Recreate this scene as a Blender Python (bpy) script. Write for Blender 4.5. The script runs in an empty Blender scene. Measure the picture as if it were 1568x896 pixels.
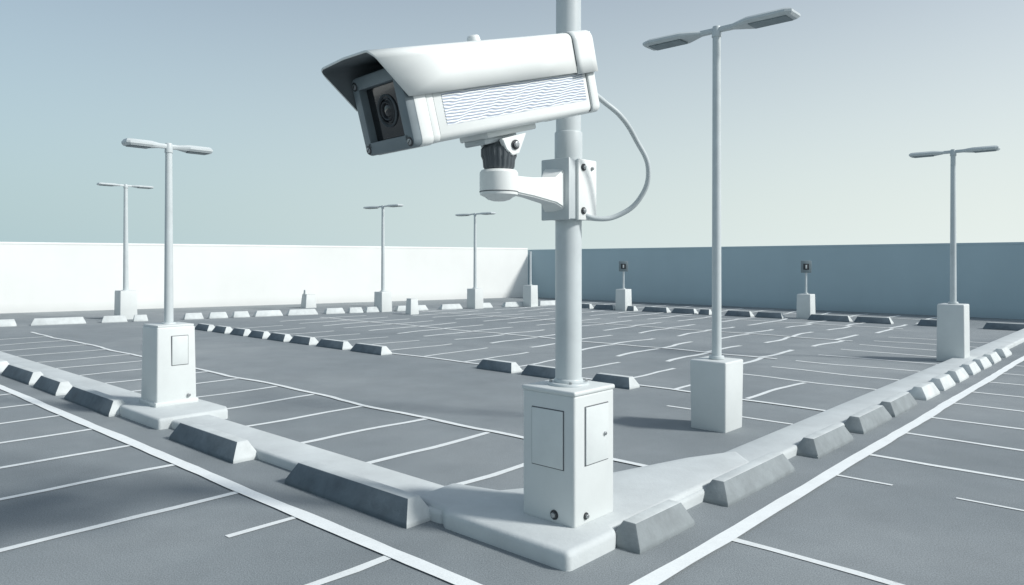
import bpy, bmesh, math, random
from mathutils import Matrix, Vector
random.seed(7)
scene=bpy.context.scene
scene.view_settings.view_transform='Standard'
scene.view_settings.look='None'
scene.view_settings.exposure=0
COL=scene.collection

# ---------------------------------------------------------------- frames
OX,OY=0.289,3.79                      # corner of the parking island
UX,UY=0.674,0.738                     # lot axis u ; v is perpendicular
ANG=math.atan2(UY,UX)
LOT=Matrix.Translation((OX,OY,0))@Matrix.Rotation(ANG,4,'Z')
def lot(u,v,z=0): return LOT@Vector((u,v,z))
I4=Matrix.Identity(4)

# ---------------------------------------------------------------- materials
def newmat(name):
    m=bpy.data.materials.new(name); m.use_nodes=True
    nt=m.node_tree; b=nt.nodes['Principled BSDF']
    return m,nt,b
def tex(nt,scale,detail=6,rough=.6,kind='Noise'):
    tc=nt.nodes.new('ShaderNodeTexCoord')
    n=nt.nodes.new('ShaderNodeTexNoise'); n.inputs['Scale'].default_value=scale
    n.inputs['Detail'].default_value=detail; n.inputs['Roughness'].default_value=rough
    nt.links.new(tc.outputs['Object'],n.inputs['Vector']); return n
def ramp(nt,src,stops):
    r=nt.nodes.new('ShaderNodeValToRGB'); e=r.color_ramp.elements
    e[0].position,e[0].color=stops[0][0],(*stops[0][1],1)
    e[1].position,e[1].color=stops[-1][0],(*stops[-1][1],1)
    for p,c in stops[1:-1]:
        x=e.new(p); x.color=(*c,1)
    nt.links.new(src,r.inputs['Fac']); return r
def mixc(nt,a,b,fac,mode='MULTIPLY'):
    m=nt.nodes.new('ShaderNodeMix'); m.data_type='RGBA'; m.blend_type=mode
    for s,i in ((a,6),(b,7)):
        if isinstance(s,tuple): m.inputs[i].default_value=(*s,1)
        else: nt.links.new(s,m.inputs[i])
    if isinstance(fac,(int,float)): m.inputs[0].default_value=fac
    else: nt.links.new(fac,m.inputs[0])
    return m.outputs[2]
def bump(nt,b,src,strength,dist):
    n=nt.nodes.new('ShaderNodeBump'); n.inputs['Strength'].default_value=strength
    n.inputs['Distance'].default_value=dist
    nt.links.new(src,n.inputs['Height']); nt.links.new(n.outputs[0],b.inputs['Normal'])
def simple(name,c,rough=.5,var=.12,scale=6,bs=.15,bd=.002,metal=0,bscale=60):
    m,nt,b=newmat(name)
    n=tex(nt,scale,8,.65)
    lo=tuple(x*(1-var) for x in c); hi=tuple(min(1,x*(1+var*.6)) for x in c)
    r=ramp(nt,n.outputs['Fac'],[(.3,lo),(.7,hi)])
    nt.links.new(r.outputs[0],b.inputs['Base Color'])
    b.inputs['Roughness'].default_value=rough; b.inputs['Metallic'].default_value=metal
    if bs>0: bump(nt,b,tex(nt,bscale,4).outputs['Fac'],bs,bd)
    return m
WHITE=simple('white_powder_coat',(.76,.79,.775),.36,.04,4,.04,.001)
CAB=simple('cabinet_paint',(.60,.635,.63),.5,.05,3.0,.10,.0015)
SEAM=simple('panel_gap',(.10,.11,.12),.7,.1,5,0)
DOOR=simple('cabinet_door_paint',(.62,.66,.655),.45,.05,7,.08,.001)
POLE=simple('pole_paint',(.52,.57,.58),.40,.08,5,.05,.001)
CABLE=simple('cable_sheath',(.48,.53,.54),.5,.05,5,0)
GREY=simple('bezel_grey',(.17,.21,.23),.45,.12,9,.1,.001)
DARK=simple('dark_plastic',(.03,.035,.04),.4,.2,9,.1,.001)
KNURL=simple('knurled_grey',(.085,.10,.11),.45,.2,9,.0,.001)
INNER=simple('shroud_inner',(.10,.12,.13),.6,.1,9,0)
STEEL=simple('bolt_steel',(.35,.37,.38),.35,.1,20,0,metal=.8)
LENSG=simple('lamp_lens_grey',(.20,.25,.27),.5,.15,12,0)
GLASS,_nt,_b=newmat('camera_glass'); _b.inputs['Base Color'].default_value=(.006,.008,.01,1); _b.inputs['Roughness'].default_value=.08
_b.inputs['Coat Weight'].default_value=.5
CONC=simple('painted_concrete',(.52,.56,.565),.8,.12,2.2,.35,.006,bscale=45)
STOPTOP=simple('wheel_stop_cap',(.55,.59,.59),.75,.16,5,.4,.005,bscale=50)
STOPSIDE_SHADED=simple('wheel_stop_face_shaded',(.115,.15,.175),.85,.25,6,.4,.005,bscale=50)  # shade painted in: face colour darkened for stops turned from the sun
STOPSIDE_SUNLIT=simple('wheel_stop_face_sunlit',(.23,.26,.27),.85,.2,6,.4,.005,bscale=50)  # same face with sunlight put into the colour, for the right row

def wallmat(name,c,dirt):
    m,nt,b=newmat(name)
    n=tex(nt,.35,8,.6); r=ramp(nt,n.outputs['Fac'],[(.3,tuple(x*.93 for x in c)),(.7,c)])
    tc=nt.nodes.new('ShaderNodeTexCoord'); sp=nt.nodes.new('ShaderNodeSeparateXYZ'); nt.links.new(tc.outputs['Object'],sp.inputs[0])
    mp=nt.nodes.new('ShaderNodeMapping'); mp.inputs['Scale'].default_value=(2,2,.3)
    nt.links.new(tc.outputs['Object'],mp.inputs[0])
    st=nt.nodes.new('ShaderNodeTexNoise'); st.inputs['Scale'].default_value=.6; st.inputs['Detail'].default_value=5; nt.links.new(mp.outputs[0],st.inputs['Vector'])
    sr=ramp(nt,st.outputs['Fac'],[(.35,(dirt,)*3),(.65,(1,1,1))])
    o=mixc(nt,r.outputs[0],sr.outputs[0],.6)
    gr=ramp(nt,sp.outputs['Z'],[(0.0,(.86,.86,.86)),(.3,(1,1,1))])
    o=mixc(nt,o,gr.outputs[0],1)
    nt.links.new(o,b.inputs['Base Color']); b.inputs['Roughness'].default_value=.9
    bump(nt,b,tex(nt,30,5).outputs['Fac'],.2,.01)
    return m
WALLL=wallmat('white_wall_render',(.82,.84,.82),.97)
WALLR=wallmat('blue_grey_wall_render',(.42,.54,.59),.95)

# asphalt
ASPH,nt,b=newmat('asphalt')
big=tex(nt,.28,6,.6); r1=ramp(nt,big.outputs['Fac'],[(.3,(.180,.208,.222)),(.5,(.222,.250,.263)),(.72,(.285,.312,.322))])
mid=tex(nt,1.8,8,.66); r2=ramp(nt,mid.outputs['Fac'],[(.3,(.87,.87,.87)),(.7,(1.06,1.06,1.06))])
fine=tex(nt,120,3,.75); r3=ramp(nt,fine.outputs['Fac'],[(.33,(.55,.55,.55)),(.5,(1,1,1)),(.70,(1.5,1.5,1.5))])
o=mixc(nt,r1.outputs[0],r2.outputs[0],.8); o=mixc(nt,o,r3.outputs[0],.7)
nt.links.new(o,b.inputs['Base Color']); b.inputs['Roughness'].default_value=.75
bump(nt,b,fine.outputs['Fac'],.5,.006)
# road paint with wear
def paint(name,c,wear):
    m,nt,b=newmat(name)
    n=tex(nt,5,8,.75); f=tex(nt,90,3,.7)
    md=nt.nodes.new('ShaderNodeMath'); md.operation='ADD'; nt.links.new(n.outputs['Fac'],md.inputs[0]); nt.links.new(f.outputs['Fac'],md.inputs[1])
    r=ramp(nt,md.outputs[0],[(wear-.12,(.27,.295,.30)),(wear,tuple(x*.88 for x in c)),(wear+.2,c)])
    h=nt.nodes.new('ShaderNodeMath'); h.operation='MULTIPLY'; h.inputs[1].default_value=.5
    nt.links.new(md.outputs[0],h.inputs[0]); nt.links.new(h.outputs[0],r.inputs['Fac'])
    nt.links.new(r.outputs[0],b.inputs['Base Color']); b.inputs['Roughness'].default_value=.7
    bump(nt,b,f.outputs['Fac'],.3,.004)
    return m
PAINT=paint('white_line_paint',(.80,.84,.84),.37)
PAINT2=paint('stall_line_paint',(.76,.80,.80),.41)

# ---------------------------------------------------------------- builders
def finish(name,bm,mats,parent=None,M=I4,smooth=True,ang=32):
    bm.transform(M)
    bmesh.ops.recalc_face_normals(bm,faces=bm.faces)
    if smooth:
        for f in bm.faces: f.smooth=True
        for e in bm.edges:
            if len(e.link_faces)==2 and e.calc_face_angle(0)>math.radians(ang): e.smooth=False
    me=bpy.data.meshes.new(name); bm.to_mesh(me); bm.free()
    for m in (mats if isinstance(mats,(list,tuple)) else [mats]): me.materials.append(m)
    ob=bpy.data.objects.new(name,me); COL.objects.link(ob)
    if parent:
        ob.parent=parent; ob.matrix_parent_inverse=Matrix.Translation(parent.location).inverted()
    return ob
def empty(name,loc):
    e=bpy.data.objects.new(name,None); e.location=loc; e.empty_display_size=.2; COL.objects.link(e); return e
def bmbox(lo,hi,bev=0,seg=2,taper=0,long=None):
    bm=bmesh.new()
    x0,y0,z0=lo;x1,y1,z1=hi
    cx,cy=(x0+x1)/2,(y0+y1)/2
    P=[]
    for z,t in ((z0,0),(z1,taper)):
        for x,y in ((x0,y0),(x1,y0),(x1,y1),(x0,y1)):
            P.append(bm.verts.new((cx+(x-cx)*(1-t),cy+(y-cy)*(1-t),z)))
    for q in ((3,2,1,0),(4,5,6,7),(0,1,5,4),(1,2,6,5),(2,3,7,6),(3,0,4,7)): bm.faces.new([P[i] for i in q])
    bmesh.ops.recalc_face_normals(bm,faces=bm.faces)
    if long:
        es=[e for e in bm.edges if abs((e.verts[0].co-e.verts[1].co).normalized().x)>.99]
        bmesh.ops.bevel(bm,geom=es,offset=long,segments=5,profile=.5,affect='EDGES')
        es=[e for e in bm.edges if e.calc_face_angle(0)>1.2]
        if bev: bmesh.ops.bevel(bm,geom=es,offset=bev,segments=2,profile=.5,affect='EDGES')
    elif bev: bmesh.ops.bevel(bm,geom=list(bm.edges),offset=bev,segments=seg,profile=.5,affect='EDGES')
    return bm
def box(name,lo,hi,mat,parent,M=I4,bev=.008,taper=0,seg=2,long=None): return finish(name,bmbox(lo,hi,bev,seg,taper,long),mat,parent,M)
def cyl(name,p0,p1,r0,r1,mat,parent,M=I4,seg=32,bev=0):
    bm=bmesh.new(); p0=Vector(p0);p1=Vector(p1); d=p1-p0
    bmesh.ops.create_cone(bm,cap_ends=True,segments=seg,radius1=r0,radius2=r1,depth=d.length)
    if bev:
        es=[e for e in bm.edges if any(len(f.verts)>4 for f in e.link_faces)]
        bmesh.ops.bevel(bm,geom=es,offset=bev,segments=3,profile=.5,affect='EDGES')
    q=d.to_track_quat('Z','Y').to_matrix().to_4x4()
    bm.transform(Matrix.Translation((p0+p1)/2)@q)
    return finish(name,bm,mat,parent,M)
def lathe(name,prof,mat,parent,M=I4,seg=40,wob=None):
    bm=bmesh.new(); rings=[]
    for r,z in prof:
        ring=[]
        for i in range(seg):
            a=2*math.pi*i/seg; rr=r*(1+(wob*(1 if i%4<2 else 0) if wob and r>0 else 0)); ring.append(bm.verts.new((rr*math.cos(a),rr*math.sin(a),z)))
        rings.append(ring)
    for a,b_ in zip(rings,rings[1:]):
        for i in range(seg): bm.faces.new((a[i],a[(i+1)%seg],b_[(i+1)%seg],b_[i]))
    bm.faces.new(rings[0][::-1]); bm.faces.new(rings[-1])
    return finish(name,bm,mat,parent,M)
def prism(name,poly,z0,z1,mat,parent,M=I4,bev=.02,seg=3):
    bm=bmesh.new(); vs=[bm.verts.new((x,y,z0)) for x,y in poly]
    f=bm.faces.new(vs); r=bmesh.ops.extrude_face_region(bm,geom=[f])
    for v in r['geom']:
        if isinstance(v,bmesh.types.BMVert): v.co.z=z1
    bmesh.ops.recalc_face_normals(bm,faces=bm.faces)
    if bev:
        es=[e for e in bm.edges if max(v.co.z for v in e.verts)>z1-1e-5]
        bmesh.ops.bevel(bm,geom=es,offset=bev,segments=seg,profile=.5,affect='EDGES')
    return finish(name,bm,mat,parent,M)

# ---------------------------------------------------------------- ground
bm=bmesh.new()
S=600
vs=[bm.verts.new(p) for p in ((-S,-S,0),(S,-S,0),(S,S,0),(-S,S,0))]; bm.faces.new(vs)
finish('asphalt_ground',bm,ASPH)

# ---------------------------------------------------------------- painted markings
mk=bmesh.new()
def strip(a,b,w,z,mi,jit=.008,end_taper=False):
    a=Vector(a);b=Vector(b); d=b-a; L=d.length; n=max(2,int(L/.22)); nrm=Vector((-d.y,d.x)).normalized()
    ph=random.random()*9; pr=None
    for i in range(n+1):
        t=i/n; c=a+d*t+nrm*(jit*math.sin(ph+t*L*1.7)+jit*.5*math.sin(ph*3+t*L*4.1)+random.uniform(-jit,jit)*.25)
        ww=w*(1+random.uniform(-.09,.09))/2
        p=[lot(*(c+nrm*ww),z),lot(*(c-nrm*ww),z)]
        q=[mk.verts.new(x) for x in p]
        if pr:
            f=mk.faces.new((pr[0],pr[1],q[1],q[0])); f.material_index=mi
        pr=q
strip((-.46,-.42),(-.46,26),.10,.008,0,.004)
strip((-.36,-.38),(30,-.38),.10,.0115,0,.004)
strip((.455,1.35),(.455,22),.06,.008,0,.006)
strip((2.7,.43),(20,.43),.05,.008,0,.006)
for v in [-.1,.85,1.77,2.52,3.53,4.45,5.35,6.3,7.2,8.15,9.1,10.1,11.1,12.1,13.2,14.3,15.4]:
    if abs(v-1.77)<.01:
        strip((-.5,v),(-.95,v),.05,.004,1); continue
    strip((-.5,v),(-6.5,v+random.uniform(-.05,.05)),.06,.004,1,.016)
for u in [.98,2.72,3.5,4.55,5.5,6.5,7.5,8.5,9.5,10.6,11.7,12.9,14]:
    if abs(u-2.72)<.01:
        strip((u,-.42),(u,-.8),.035,.004,1); strip((u,-1.2),(u,-3.2),.03,.004,1); continue
    strip((u,-.42),(u+random.uniform(-.03,.03),-6.5),.055,.004,1,.016)
strip((1.97,.45),(1.97,17),.065,.008,1,.03)
for v in [1.53,2.46,3.38,4.4,5.36,6.25,7.2,8.15,9.1,10.1,11.1,12.2,13.3,14.4,15.6]:
    strip((.49,v),(1.95,v+random.uniform(-.03,.03)),.065,.004,1,.03)
strip((5.12,.45),(5.12,17),.07,.008,1,.03)
for v in [1.4,2.35,3.3,4.25,5.2,6.2,7.2,8.2,9.2,10.2,11.2,12.2,13.3,14.4]:
    strip((5.2,v),(6.8,v+.02),.065,.004,1,.045)
strip((4.2,.5),(4.2,1.9),.045,.004,1,.012)
for u in [6.9,7.9,8.9,9.9,11,12,13,14]:
    strip((u,.5),(u,2.3),.065,.004,1,.045)
for ub in (8.9,12.6,16.2,19.6):
    strip((ub,2.6),(ub,16),.09,.008,1,.04)
    for k in range(14):
        v=2.8+k*.98
        strip((ub-1.5,v),(ub-.06,v+.03),.09,.004,1,.05); strip((ub+.06,v+.1),(ub+1.4,v+.12),.09,.004,1,.05)
ob=finish('parking_line_markings',mk,[PAINT,PAINT2],smooth=False)

# ---------------------------------------------------------------- kerbs, island
def kerb(name,poly,z1,bev=.03):
    return prism(name,poly,-.02,z1,CONC,None,LOT,bev)
kerb('concrete_kerb',[(.03,1.0),(.42,1.0),(.42,20),(.03,20)],.075)
kerb('concrete_kerb',[(.9,.03),(18.5,.03),(18.5,.40),(.9,.40)],.075)
kerb('concrete_island',[(0,0),(.44,0),(.50,.06),(1.25,.05),(2.3,.055),(2.55,.3),(2.1,.5),(1.65,.62),(1.2,.74),(.86,.82),(.55,1.0),(.45,1.35),(.06,1.3),(.05,1.0),(0,.95)],.10,.035)
kerb('concrete_island',[(-.09,4.86),(.60,4.86),(.66,5.0),(.66,6.1),(.5,6.2),(-.02,6.1),(-.09,5.8)],.105,.03)

# ---------------------------------------------------------------- wheel stops
def wheel_stop(p,q,h=.13,w=.115,zb=0,side=None):
    p=Vector(p);q=Vector(q); d=q-p; L=d.length; a=math.atan2(d.y,d.x)
    M=Matrix.Translation((p.x,p.y,zb))@Matrix.Rotation(a,4,'Z')@Matrix.Rotation(random.uniform(-.015,.015),4,'Z')
    bm=bmesh.new(); t=w*.40; e=min(.07,L*.09)
    V=[bm.verts.new(c) for c in ((0,-w,-.01),(L,-w,-.01),(L,w,-.01),(0,w,-.01),(0,-w,.025),(L,-w,.025),(L,w,.025),(0,w,.025),(e,-t,h),(L-e,-t,h),(L-e,t,h),(e,t,h))]
    def F(ids,m):
        f=bm.faces.new([V[i] for i in ids]); f.material_index=m
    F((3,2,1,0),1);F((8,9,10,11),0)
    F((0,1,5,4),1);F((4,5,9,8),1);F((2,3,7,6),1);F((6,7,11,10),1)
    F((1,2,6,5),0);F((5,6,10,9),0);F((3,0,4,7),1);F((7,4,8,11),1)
    bmesh.ops.recalc_face_normals(bm,faces=bm.faces)
    bmesh.ops.bevel(bm,geom=list(bm.edges),offset=.007,segments=2,profile=.5,affect='EDGES',material=-1)
    return finish('wheel_stop',bm,[STOPTOP,side or STOPSIDE_SHADED],None,M)
def ls(u0,v0,u1,v1,**k):
    a=lot(u0,v0);b_=lot(u1,v1); return wheel_stop((a.x,a.y),(b_.x,b_.y),**k)
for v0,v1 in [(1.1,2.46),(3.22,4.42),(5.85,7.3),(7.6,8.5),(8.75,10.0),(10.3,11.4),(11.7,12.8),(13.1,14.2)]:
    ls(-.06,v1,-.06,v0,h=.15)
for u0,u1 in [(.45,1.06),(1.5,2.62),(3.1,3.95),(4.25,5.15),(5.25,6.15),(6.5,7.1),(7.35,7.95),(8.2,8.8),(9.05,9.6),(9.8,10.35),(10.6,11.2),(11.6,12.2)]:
    ls(u0,-.04,u1,-.04,h=.14,w=.105,side=STOPSIDE_SUNLIT if u0<6 else STOPTOP)
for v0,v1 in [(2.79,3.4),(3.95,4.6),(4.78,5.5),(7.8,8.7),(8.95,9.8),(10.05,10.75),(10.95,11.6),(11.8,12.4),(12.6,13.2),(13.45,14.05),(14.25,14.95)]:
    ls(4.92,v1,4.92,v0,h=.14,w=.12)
a0=Vector((-12.66,18.2));dr=Vector((.843,.538))
t=-5.0
for L,g in [(1.2,.4),(1.2,.4),(1.1,.5),(.55,.3),(1.2,.35),(.6,.15),(.35,.9),(.5,.15),(.5,.15),(.45,.15),(.8,.15),(.9,.25),(.6,.15),(.45,.1),(.7,.35),(1.1,.5),(.8,.3),(.9,.5),(.9,.6),(1,.5)]:
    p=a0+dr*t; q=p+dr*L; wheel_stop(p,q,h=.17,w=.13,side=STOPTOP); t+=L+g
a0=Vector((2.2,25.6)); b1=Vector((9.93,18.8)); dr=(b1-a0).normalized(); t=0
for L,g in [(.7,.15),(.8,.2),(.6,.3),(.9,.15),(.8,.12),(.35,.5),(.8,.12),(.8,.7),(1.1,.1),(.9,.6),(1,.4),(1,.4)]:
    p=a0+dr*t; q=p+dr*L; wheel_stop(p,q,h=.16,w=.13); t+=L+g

# ---------------------------------------------------------------- walls
def wall(name,a,b_,h,mat,th=.25):
    a=Vector(a);b_=Vector(b_);d=b_-a;L=d.length
    M=Matrix.Translation((a.x,a.y,0))@Matrix.Rotation(math.atan2(d.y,d.x),4,'Z')
    e=empty(name,(a.x,a.y,0))
    box('wall_panel',(0,0,-.05),(L,th,h-.07),mat,e,M,0)
    box('coping',(-.0,-.008,h-.07),(L,th+.008,h),mat,e,M,.005)
    return e
cx,cy=.71,33.4
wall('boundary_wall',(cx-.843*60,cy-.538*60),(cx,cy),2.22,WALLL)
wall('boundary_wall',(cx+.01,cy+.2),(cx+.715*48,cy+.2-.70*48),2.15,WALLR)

# ---------------------------------------------------------------- street furniture
def lamp_heads(e,M,z,L,r,droop=0,mat=POLE):
    for sgn,nm in ((1,'lamp_head_a'),(-1,'lamp_head_b')):
        w=max(.085,L*.165)
        half=[(r*.6,.024),(.20*L,.030),(.44*L,w),(.93*L,w*1.05),(L,w*.8)]
        poly=[(x,y) for x,y in half]+[(x,-y) for x,y in half[::-1]]
        bm=bmesh.new(); n=len(poly); rings=[]
        def zc(x): return z+droop*(x/L)
        for dz,s in ((-.036,.80),(-.014,1.0),(.006,1.0),(.030,.72)):
            rings.append([bm.verts.new((sgn*(x if i in(0,n-1) else .5*L+(x-.5*L)*(1-(1-s)*.25)),y*s,zc(x)+dz*(1 if x>.35*L else .7))) for i,(x,y) in enumerate(poly)])
        for A,B in zip(rings,rings[1:]):
            for i in range(n): bm.faces.new((A[i],A[(i+1)%n],B[(i+1)%n],B[i]))
        bm.faces.new(rings[0][::-1]); bm.faces.new(rings[-1])
        finish(nm,bm,mat,e,M,ang=25)
        bm=bmbox((.46*L,-w*.68,-.044),(.92*L,w*.68,-.034),.003,1)
        for v in bm.verts: v.co.z+=zc(v.co.x); v.co.x*=sgn
        finish('lamp_lens',bm,LENSG,e,M)
    cyl('head_hub',(0,0,z-.07),(0,0,z+.035),r*1.25,r*1.0,mat,e,M,24,.006)
def panel(e,M,face,c0,c1,z0,z1,off,lock=None,nm='door'):
    g=.006
    if face=='-x':
        box(nm+'_gap',(off-.003,c0-g,z0-g),(off+.01,c1+g,z1+g),SEAM,e,M,.002); box(nm,(off-.009,c0,z0),(off+.01,c1,z1),DOOR,e,M,.003)
    else:
        box(nm+'_gap',(c0-g,off-.003,z0-g),(c1+g,off+.01,z1+g),SEAM,e,M,.002); box(nm,(c0,off-.009,z0),(c1,off+.01,z1),DOOR,e,M,.003)
        if lock: cyl('lock',(lock[0],off-.02,lock[1]),(lock[0],off,lock[1]),.011,.011,STEEL,e,M,16,.003)
def bolt(e,M,x,y,z,axis,r=.02):
    d={'-x':(-1,0,0),'-y':(0,-1,0)}[axis]
    p=Vector((x,y,z));d=Vector(d)
    cyl('washer',p,p+d*.006,r*1.5,r*1.45,DARK,e,M,20)
    cyl('bolt_head',p,p+d*.02,r,r*.85,STEEL,e,M,6,.002)
def lamp(pos,h,pole_top,hw,hd,L,rot,r=.045,r2=.034,base='cab',taper=0.0,zb=0,name='street_lamp',headrot=0,droop=0):
    e=empty(name,(pos[0],pos[1],zb))
    M=Matrix.Translation((pos[0],pos[1],zb))@Matrix.Rotation(rot,4,'Z')
    zt=h-zb
    box('base_cabinet',(-hw,-hd,-.01),(hw,hd,zt),CAB,e,M,.018,taper,3)
    if base=='cab':
        k=(1-taper)*.96
        box('cabinet_lid',(-hw*k,-hd*k,zt-.004),(hw*k,hd*k,zt+.02),CAB,e,M,.008)
    cyl('base_flange',(0,0,zt+.002),(0,0,zt+.035),r*1.6,r*1.5,POLE,e,M,24,.005)
    if L:
        cyl('pole',(0,0,zt),(0,0,pole_top-zb),r,r2,POLE,e,M,32)
        MH=Matrix.Translation((pos[0],pos[1],zb))@Matrix.Rotation(rot+headrot,4,'Z')
        lamp_heads(e,MH,pole_top-zb,L,r2,droop)
    return e,M,zt
p=lot(.34,5.66); e,M,zt=lamp((p.x,p.y),.92,2.83,.21,.205,.45,ANG,.047,.034,zb=.10,taper=.06)
panel(e,M,'-y',-.05,.115,zt-.40,zt-.10,-.199,None)
cyl('cabinet_lock',(.12,-.225,.09),(.12,-.19,.09),.018,.018,STEEL,e,M,16,.003)
box('plinth',(-.225,-.22,-.005),(.225,.22,.05),CAB,e,M,.012)
p=lot(3.6,1.0); lamp((p.x,p.y),.66,3.84,.18,.18,.77,ANG,.046,.038,base='plain',headrot=math.pi/2,taper=-.05)
p=lot(10.6,.42); lamp((p.x,p.y),.92,3.38,.2,.2,.63,ANG,.047,.038,base='plain',headrot=math.pi/2,zb=0,taper=.04)
lamp((-10.8,20.6),.78,3.73,.23,.23,.72,ANG,.07,.05,taper=.05)
lamp((-4.15,23.7),.64,3.38,.21,.21,.9,ANG,.06,.045,base='plain',headrot=math.pi/2,taper=.05)
lamp((-1.266,25.3),.68,3.24,.21,.21,.88,ANG,.06,.045,base='plain',headrot=math.pi/2,taper=.05)

def sign_post(pos,h,ztop,szw,szh,name='sign_post',pr=.03):
    e,M,zt=lamp(pos,h,0,.2,.2,0,ANG,.04,.04,base='plain',name=name,taper=.06)
    cyl('post',(0,0,zt),(0,0,ztop),pr,pr*.9,POLE,e,M,16)
    if szw:
        M2=Matrix.Translation((pos[0],pos[1],0))@Matrix.Rotation(-.25,4,'Z')
        box('sign_plate',(-szw,-.05,ztop-szh*2),(szw,-.02,ztop),LENSG,e,M2,.01)
        box('sign_symbol',(-szw*.55,-.056,ztop-szh*1.5),(szw*.55,-.049,ztop-szh*.5),DARK,e,M2,.003)
        box('sign_bar',(-szw*.15,-.060,ztop-szh*1.3),(szw*.15,-.055,ztop-szh*.7),CAB,e,M2,.002)
sign_post((3.68,24.3),.70,1.62,.15,.17)
sign_post((8.3,20.8),.69,1.63,.14,.17)
sign_post((.66,26.4),.76,1.97,0,0,name='post_on_pedestal',pr=.04)
def bollard(pos,h,hw,lean=0):
    e=empty('concrete_bollard',(pos[0],pos[1],0))
    M=Matrix.Translation((pos[0],pos[1],0))@Matrix.Rotation(ANG,4,'Z')@Matrix.Rotation(lean,4,'Y')
    box('bollard_body',(-hw,-hw*.8,-.03),(hw,hw*.8,h),CAB,e,M,.02,.18,3)
    box('bollard_cap',(-hw*.80,-hw*.64,h-.005),(hw*.80,hw*.64,h+.025),CAB,e,M,.01)
    return e,M
e,M=bollard((-7.1,25.7),.45,.22,.03)
box('marker_fin',(-.19,-.07,.4),(-.09,.07,.62),CAB,e,M,.012,.3)
bollard((-3.05,22.5),.46,.17)

# ---------------------------------------------------------------- main pole
pc=lot(.495,.385); PX,PY=pc.x,pc.y
e=empty('camera_pole',(PX,PY,.1))
M=Matrix.Translation((PX,PY,.1))@Matrix.Rotation(ANG,4,'Z')
HW=.195; HT=.755
box('base_cabinet',(-HW,-HW,-.008),(HW,HW,HT-.012),CAB,e,M,.016,0,4)
box('cabinet_lid',(-HW-.006,-HW-.006,HT-.018),(HW+.006,HW+.006,HT+.012),CAB,e,M,.012,0,3)
panel(e,M,'-x',-.115,.115,.315,.645,-HW,nm='side_panel')
panel(e,M,'-y',-.095,.125,.335,.665,-HW,(.085,.49))
bolt(e,M,-HW,-.05,.045,'-x',.019); bolt(e,M,-.09,-HW,.045,'-y',.014)
cyl('pole_flange',(0,0,HT+.010),(0,0,HT+.028),.125,.12,POLE,e,M,40,.006)
cyl('pole_collar',(0,0,HT+.026),(0,0,HT+.05),.090,.084,POLE,e,M,40,.006)
for k in range(4):
    a=math.pi/4+k*math.pi/2; x,y=.107*math.cos(a),.107*math.sin(a)
    cyl('anchor_bolt',(x,y,HT+.026),(x,y,HT+.040),.010,.009,STEEL,e,M,6,.001)
cyl('pole',(0,0,HT),(0,0,2.27),.079,.079,POLE,e,M,48)
cyl('pole_sleeve',(0,0,2.05),(0,0,2.275),.083,.083,POLE,e,M,48,.006)
cyl('pole_upper',(0,0,2.26),(0,0,4.1),.075,.075,POLE,e,M,48)
cyl('pole_cap',(0,0,4.095),(0,0,4.13),.080,.06,POLE,e,M,40,.008)

# ---------------------------------------------------------------- security camera
C=Vector((-.160,3.665,2.442))
yaw=math.atan2(-.67,-.74); pitch=math.radians(15)
SC=empty('security_camera',(C.x,C.y,C.z))
H=Matrix.Translation(C)@Matrix.Rotation(yaw,4,'Z')@Matrix.Rotation(pitch,4,'Y')@Matrix.Scale(.97,4,(1,0,0))
box('housing_body',(-.60,-.195,-.20),(.458,.195,.15),WHITE,SC,H,.004,long=.035)
box('housing_seam',(.45,-.192,-.197),(.464,.192,.147),SEAM,SC,H,.001,long=.034)
box('front_collar',(.460,-.197,-.202),(.500,.197,.154),WHITE,SC,H,.004,long=.036)
box('front_collar_seam',(.495,-.193,-.198),(.506,.193,.149),SEAM,SC,H,.001,long=.034)
box('front_ring',(.502,-.201,-.206),(.570,.201,.159),WHITE,SC,H,.006,long=.038)
bm=bmbox((.56,-.198,-.203),(.615,.198,.156),.012,3,long=.034)
bm.faces.ensure_lookup_table()
ff=max(bm.faces,key=lambda f:(f.normal.x>.9)*f.calc_area())
bmesh.ops.inset_region(bm,faces=[ff],thickness=.046,depth=0)
bmesh.ops.inset_region(bm,faces=[ff],thickness=.012,depth=-.012)
bmesh.ops.inset_region(bm,faces=[ff],thickness=.003,depth=-.030)
ff.material_index=1
finish('front_bezel',bm,[GREY,DARK],SC,H)
def ringx(name,x,y,z,R,r,mat,depth=.02):
    bm=bmesh.new(); seg=48; prof=[(R,0),(R,depth),(R-.006,depth+.006),(r+.004,depth+.004),(r,depth-.004),(r,0)]
    rings=[[bm.verts.new((x+dx,y+rad*math.cos(2*math.pi*i/seg),z+rad*math.sin(2*math.pi*i/seg))) for i in range(seg)] for rad,dx in prof]
    for k in range(len(rings)):
        A=rings[k];B=rings[(k+1)%len(rings)]
        for i in range(seg): bm.faces.new((A[i],A[(i+1)%seg],B[(i+1)%seg],B[i]))
    finish(name,bm,mat,SC,H)
box('window_glass',(.570,-.135,-.14),(.577,.135,.093),GLASS,SC,H,.0)
ringx('lens_barrel',.576,0,-.02,.074,.062,KNURL,.006)
ringx('lens_ring',.576,0,-.02,.058,.053,DARK,.004)
ringx('lens_inner_ring',.576,0,-.02,.046,.032,DARK,.006)
bm=bmesh.new(); bmesh.ops.create_uvsphere(bm,u_segments=32,v_segments=16,radius=.03); bm.transform(Matrix.Translation((.576,0,-.02))@Matrix.Scale(.3,4,(1,0,0)))
finish('lens_glass',bm,GLASS,SC,H)
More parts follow.
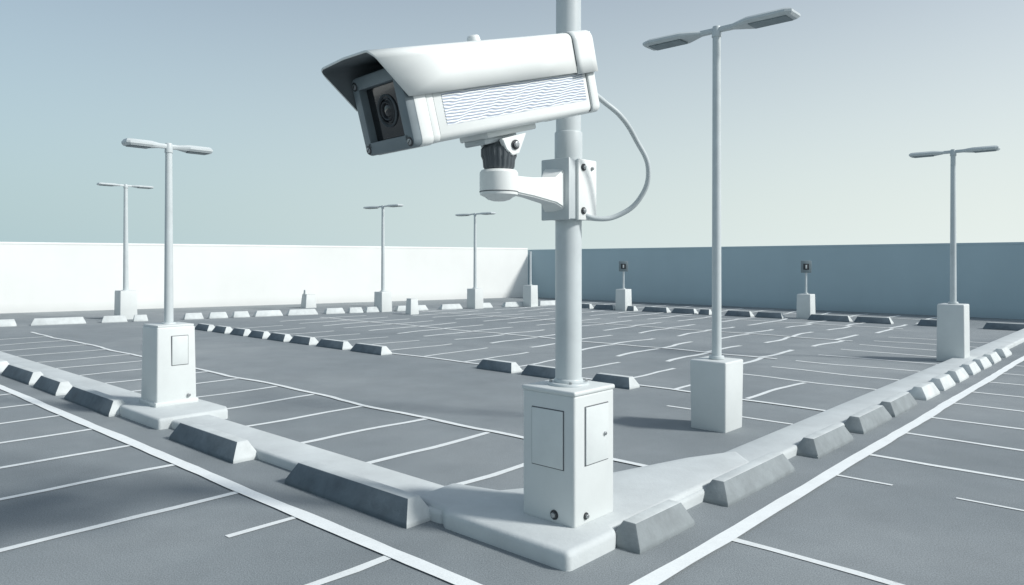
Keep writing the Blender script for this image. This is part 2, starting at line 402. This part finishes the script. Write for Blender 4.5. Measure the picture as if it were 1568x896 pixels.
for yy in (-.168,.168):
    for zz in (-.174,.118):
        cyl('bezel_screw_socket',(.610,yy,zz),(.6165,yy,zz),.021,.021,DARK,SC,H,24,.001)
        cyl('bezel_screw',(.612,yy,zz),(.621,yy,zz),.014,.013,STEEL,SC,H,24,.002)
        box('screw_slot',(.6205,yy-.010,zz-.002),(.6218,yy+.010,zz+.002),DARK,SC,H@Matrix.Translation((0,yy,zz))@Matrix.Rotation(.7,4,'X')@Matrix.Translation((0,-yy,-zz)),0)
# sunshield
def shield(name,x0,xf_top,xf_bot,W,T,zb,mat,rad=.07,th=.010):
    prof=[(-W,zb),(-W,(zb+T-rad)/2),(-W,T-rad)]
    for k in range(1,7):
        a=math.pi-(math.pi/2)*k/6; prof.append((-W+rad+rad*math.cos(a),T-rad+rad*math.sin(a)))
    prof+= [(0,T+.006)]
    for k in range(0,6):
        a=math.pi/2-(math.pi/2)*k/6; prof.append((W-rad+rad*math.cos(a),T-rad+rad*math.sin(a)))
    prof+=[(W,T-rad),(W,(zb+T-rad)/2),(W,zb)]
    bm=bmesh.new(); rows=[]
    for y,z in prof:
        k=(z-zb)/(T-zb); xf=xf_bot+(xf_top-xf_bot)*min(1,k*1.05)
        rows.append([bm.verts.new((x0+(xf-x0)*t,y,z)) for t in (0,.25,.5,.75,1)])
    for A,B in zip(rows,rows[1:]):
        for i in range(4): bm.faces.new((A[i],A[i+1],B[i+1],B[i]))
    bmesh.ops.recalc_face_normals(bm,faces=bm.faces)
    f=max(bm.faces,key=lambda f:f.calc_center_median().z)
    if f.normal.z<0: bmesh.ops.reverse_faces(bm,faces=bm.faces)
    for f in bm.faces: f.smooth=True
    me=bpy.data.meshes.new(name); bm.transform(H); bm.to_mesh(me); bm.free()
    me.materials.append(mat); me.materials.append(INNER)
    o=bpy.data.objects.new(name,me); COL.objects.link(o); o.parent=SC; o.matrix_parent_inverse=Matrix.Translation(SC.location).inverted()
    s=o.modifiers.new('th','SOLIDIFY'); s.thickness=th; s.offset=-1; s.material_offset=1; s.material_offset_rim=0
    return o
shield('sun_shield',-.52,.75,.60,.220,.222,.012,WHITE,.045)
shield('sun_shield_rear',-.67,-.515,-.515,.229,.229,.004,WHITE,.055,.014)
box('shield_joint',(-.522,-.2225,.008),(-.511,.2225,.2245),SEAM,SC,H,.001,long=.050)
box('sun_shield_end',(-.675,-.216,.006),(-.662,.216,.216),WHITE,SC,H,.005)
box('rear_cap_seam',(-.612,-.192,-.196),(-.595,.192,.02),SEAM,SC,H,.02)
box('rear_cap',(-.67,-.206,-.203),(-.606,.206,.03),WHITE,SC,H,.012,long=.036)
cyl('shield_knob',(.0,.03,.22),(.0,.03,.272),.038,.030,WHITE,SC,H,28,.010)
box('knob_tab',(-.02,.01,.222),(.07,.05,.244),WHITE,SC,H,.004)
# corrugated side panels
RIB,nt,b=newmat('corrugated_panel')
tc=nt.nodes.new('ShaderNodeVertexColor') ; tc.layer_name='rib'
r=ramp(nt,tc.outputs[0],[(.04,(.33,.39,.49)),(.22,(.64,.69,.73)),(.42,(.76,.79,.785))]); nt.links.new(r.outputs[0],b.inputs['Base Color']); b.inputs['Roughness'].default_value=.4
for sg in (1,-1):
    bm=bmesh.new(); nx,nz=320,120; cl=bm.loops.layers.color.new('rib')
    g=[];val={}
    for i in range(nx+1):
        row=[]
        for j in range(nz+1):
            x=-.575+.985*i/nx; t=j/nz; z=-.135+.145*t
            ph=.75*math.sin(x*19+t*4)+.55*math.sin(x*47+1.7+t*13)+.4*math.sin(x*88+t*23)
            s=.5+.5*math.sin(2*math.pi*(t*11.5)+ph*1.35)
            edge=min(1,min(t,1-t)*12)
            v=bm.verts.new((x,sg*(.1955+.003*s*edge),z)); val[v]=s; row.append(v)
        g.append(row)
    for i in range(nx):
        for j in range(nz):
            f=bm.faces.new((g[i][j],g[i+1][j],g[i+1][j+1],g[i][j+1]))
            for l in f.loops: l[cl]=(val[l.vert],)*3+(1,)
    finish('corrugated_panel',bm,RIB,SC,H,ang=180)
# mount under housing
BJ=Vector((-.066,3.70,0)); 
PL=H@Matrix.Translation((-.065,0,0))
box('mount_plate',(-.18,-.11,-.228),(.17,.11,-.196),WHITE,SC,PL,.008)
box('mount_plate_edge',(-.06,-.08,-.255),(.17,.08,-.226),POLE,SC,PL,.008)
MB=Matrix.Translation(BJ)@Matrix.Rotation(yaw,4,'Z')
for yy in (-.085,.065):
    bm=bmesh.new(); pts=[(-.105,2.25),(.06,2.20),(.03,2.15),(-.01,2.125),(-.055,2.14)]
    vs=[bm.verts.new((x,yy,z)) for x,z in pts]; f=bm.faces.new(vs); rr=bmesh.ops.extrude_face_region(bm,geom=[f])
    bmesh.ops.translate(bm,verts=[v for v in rr['geom'] if isinstance(v,bmesh.types.BMVert)],vec=(0,.028,0))
    bmesh.ops.recalc_face_normals(bm,faces=bm.faces); bmesh.ops.bevel(bm,geom=list(bm.edges),offset=.004,segments=2,affect='EDGES')
    finish('mount_lug',bm,WHITE,SC,MB)
cyl('lug_washer',(-.025,.092,2.18),(-.025,.100,2.18),.024,.024,DARK,SC,MB,24)
cyl('lug_bolt',(-.025,.096,2.18),(-.025,.112,2.18),.017,.015,STEEL,SC,MB,24,.003)
MJ=Matrix.Translation(BJ)
lathe('knurled_collar',[(.062,2.055),(.075,2.075),(.078,2.11),(.086,2.13),(.086,2.165),(.070,2.185),(.05,2.21)],KNURL,SC,MJ,80,.05)
lathe('joint_housing',[(.03,1.905),(.055,1.912),(.072,1.925),(.094,1.935),(.097,1.95),(.097,2.045),(.088,2.058),(.06,2.062)],WHITE,SC,MJ,48)
lathe('joint_seam',[(.0955,1.947),(.0985,1.949),(.0985,1.952),(.0955,1.954)],SEAM,SC,MJ,48)
# clamp
CM=Matrix.Translation((PX,PY,0))@Matrix.Rotation(ANG,4,'Z')
box('clamp_block',(-.115,-.098,1.85),(-.002,.098,2.20),POLE,SC,CM,.008)
box('clamp_gap',(-.006,-.090,1.86),(.006,.090,2.19),SEAM,SC,CM,.002)
box('clamp_front',(.003,-.098,1.85),(.11,.098,2.20),POLE,SC,CM,.008)
box('clamp_flange',(-.055,-.118,1.845),(.125,-.096,2.205),WHITE,SC,CM,.008)
box('clamp_side_plate',(-.130,-.105,1.845),(-.113,.105,2.205),POLE,SC,CM,.006)
for zz in (1.90,2.155):
    cyl('clamp_washer',(-.01,-.117,zz),(-.01,-.124,zz),.021,.021,DARK,SC,CM,24)
    cyl('clamp_bolt',(-.01,-.12,zz),(-.01,-.135,zz),.014,.012,STEEL,SC,CM,6,.002)
cyl('clamp_bolt',(.075,-.117,2.155),(.075,-.13,2.155),.012,.010,STEEL,SC,CM,6,.002)
a=CM@Vector((-.13,0,2.03)); bb=Vector((BJ.x,BJ.y,1.995)); d=bb-a; d.z=0; L=d.length-.085
MA=Matrix.Translation((a.x,a.y,0))@Matrix.Rotation(math.atan2(d.y,d.x),4,'Z')
bm=bmesh.new(); rings=[]
for x,w,z0,z1 in ((-.01,.075,1.89,2.15),(.03,.066,1.915,2.125),(.09,.052,1.935,2.085),(L*.6,.042,1.95,2.055),(L+.02,.038,1.955,2.04)):
    rings.append([bm.verts.new((x,-w,z0)),bm.verts.new((x,w,z0)),bm.verts.new((x,w,z1)),bm.verts.new((x,-w,z1))])
for A,B in zip(rings,rings[1:]):
    for i in range(4): bm.faces.new((A[i],A[(i+1)%4],B[(i+1)%4],B[i]))
bm.faces.new(rings[0]); bm.faces.new(rings[-1])
bmesh.ops.recalc_face_normals(bm,faces=bm.faces)
bmesh.ops.bevel(bm,geom=[e_ for e_ in bm.edges if e_.calc_face_angle(0)>1.0],offset=.008,segments=3,affect='EDGES')
finish('bracket_arm',bm,WHITE,SC,MA)
def cable(pts,r,mat,name):
    cu=bpy.data.curves.new(name,'CURVE'); cu.dimensions='3D'; cu.bevel_depth=r; cu.bevel_resolution=8; cu.resolution_u=24
    s=cu.splines.new('BEZIER'); s.bezier_points.add(len(pts)-1)
    for bp,p in zip(s.bezier_points,pts): bp.co=p; bp.handle_left_type=bp.handle_right_type='AUTO'
    cu.materials.append(mat); o=bpy.data.objects.new(name,cu); COL.objects.link(o); o.parent=SC; o.matrix_parent_inverse=Matrix.Translation(SC.location).inverted()
RP=H@Vector((-.66,.13,-.06))
cable([RP,(.52,4.15,2.50),(.62,4.2,2.43),(.72,4.28,2.31),(.80,4.32,2.14),(.76,4.36,1.98),(.64,4.38,1.88),(.50,4.36,1.855),(.42,4.36,1.88)],.015,CABLE,'cable')
lathe('cable_gland',[(.026,-.02),(.026,.02),(.02,.03)],DARK,SC,Matrix.Translation(RP)@Vector((.75,.66,-.1)).to_track_quat('Z','Y').to_matrix().to_4x4(),24)

# ---------------------------------------------------------------- light
AZ=math.radians(-17); EL=math.radians(37)
s=Vector((math.cos(EL)*math.cos(AZ),math.cos(EL)*math.sin(AZ),math.sin(EL)))
sd=bpy.data.lights.new('sun','SUN'); sd.energy=3.8; sd.angle=math.radians(7); sd.color=(1,.98,.945)
so=bpy.data.objects.new('sun',sd); COL.objects.link(so); so.rotation_euler=s.to_track_quat('Z','Y').to_euler(); so.location=(10,0,20)
w=bpy.data.worlds.new('World'); scene.world=w; w.use_nodes=True; nt=w.node_tree
bg=nt.nodes['Background']; sk=nt.nodes.new('ShaderNodeTexSky'); sk.sky_type='NISHITA'; sk.sun_disc=False
sk.sun_elevation=EL; sk.sun_rotation=math.pi/2-AZ; sk.dust_density=1.0; sk.air_density=1.0; sk.ozone_density=1.5; sk.altitude=0
hs=nt.nodes.new('ShaderNodeHueSaturation'); hs.inputs['Saturation'].default_value=.72
nt.links.new(sk.outputs[0],hs.inputs['Color'])
tc=nt.nodes.new('ShaderNodeTexCoord'); sp=nt.nodes.new('ShaderNodeSeparateXYZ'); nt.links.new(tc.outputs['Generated'],sp.inputs[0])
mr=nt.nodes.new('ShaderNodeMapRange'); mr.inputs[1].default_value=-.7; mr.inputs[2].default_value=.55; nt.links.new(sp.outputs['X'],mr.inputs[0])
hz=nt.nodes.new('ShaderNodeMix'); hz.data_type='RGBA'; nt.links.new(mr.outputs[0],hz.inputs[0])
hz.inputs[6].default_value=(3.3,4.55,4.85,1); hz.inputs[7].default_value=(6.4,7.0,6.75,1)
fr=nt.nodes.new('ShaderNodeMapRange'); fr.inputs[1].default_value=0.02; fr.inputs[2].default_value=.40; fr.inputs[3].default_value=1.0; fr.inputs[4].default_value=.22
nt.links.new(sp.outputs['Z'],fr.inputs[0])
mx=nt.nodes.new('ShaderNodeMix'); mx.data_type='RGBA'; nt.links.new(fr.outputs[0],mx.inputs[0]); nt.links.new(hs.outputs[0],mx.inputs[6]); nt.links.new(hz.outputs[2],mx.inputs[7])
nt.links.new(mx.outputs[2],bg.inputs['Color']); bg.inputs['Strength'].default_value=.125

# ---------------------------------------------------------------- camera
cd=bpy.data.cameras.new('camera'); cd.sensor_width=36; cd.lens=25.9; cd.shift_y=-.030; cd.clip_end=3000; cd.clip_start=.05
co=bpy.data.objects.new('camera',cd); COL.objects.link(co); co.location=(0,0,1.6); co.rotation_euler=(math.pi/2,0,0)
scene.camera=co
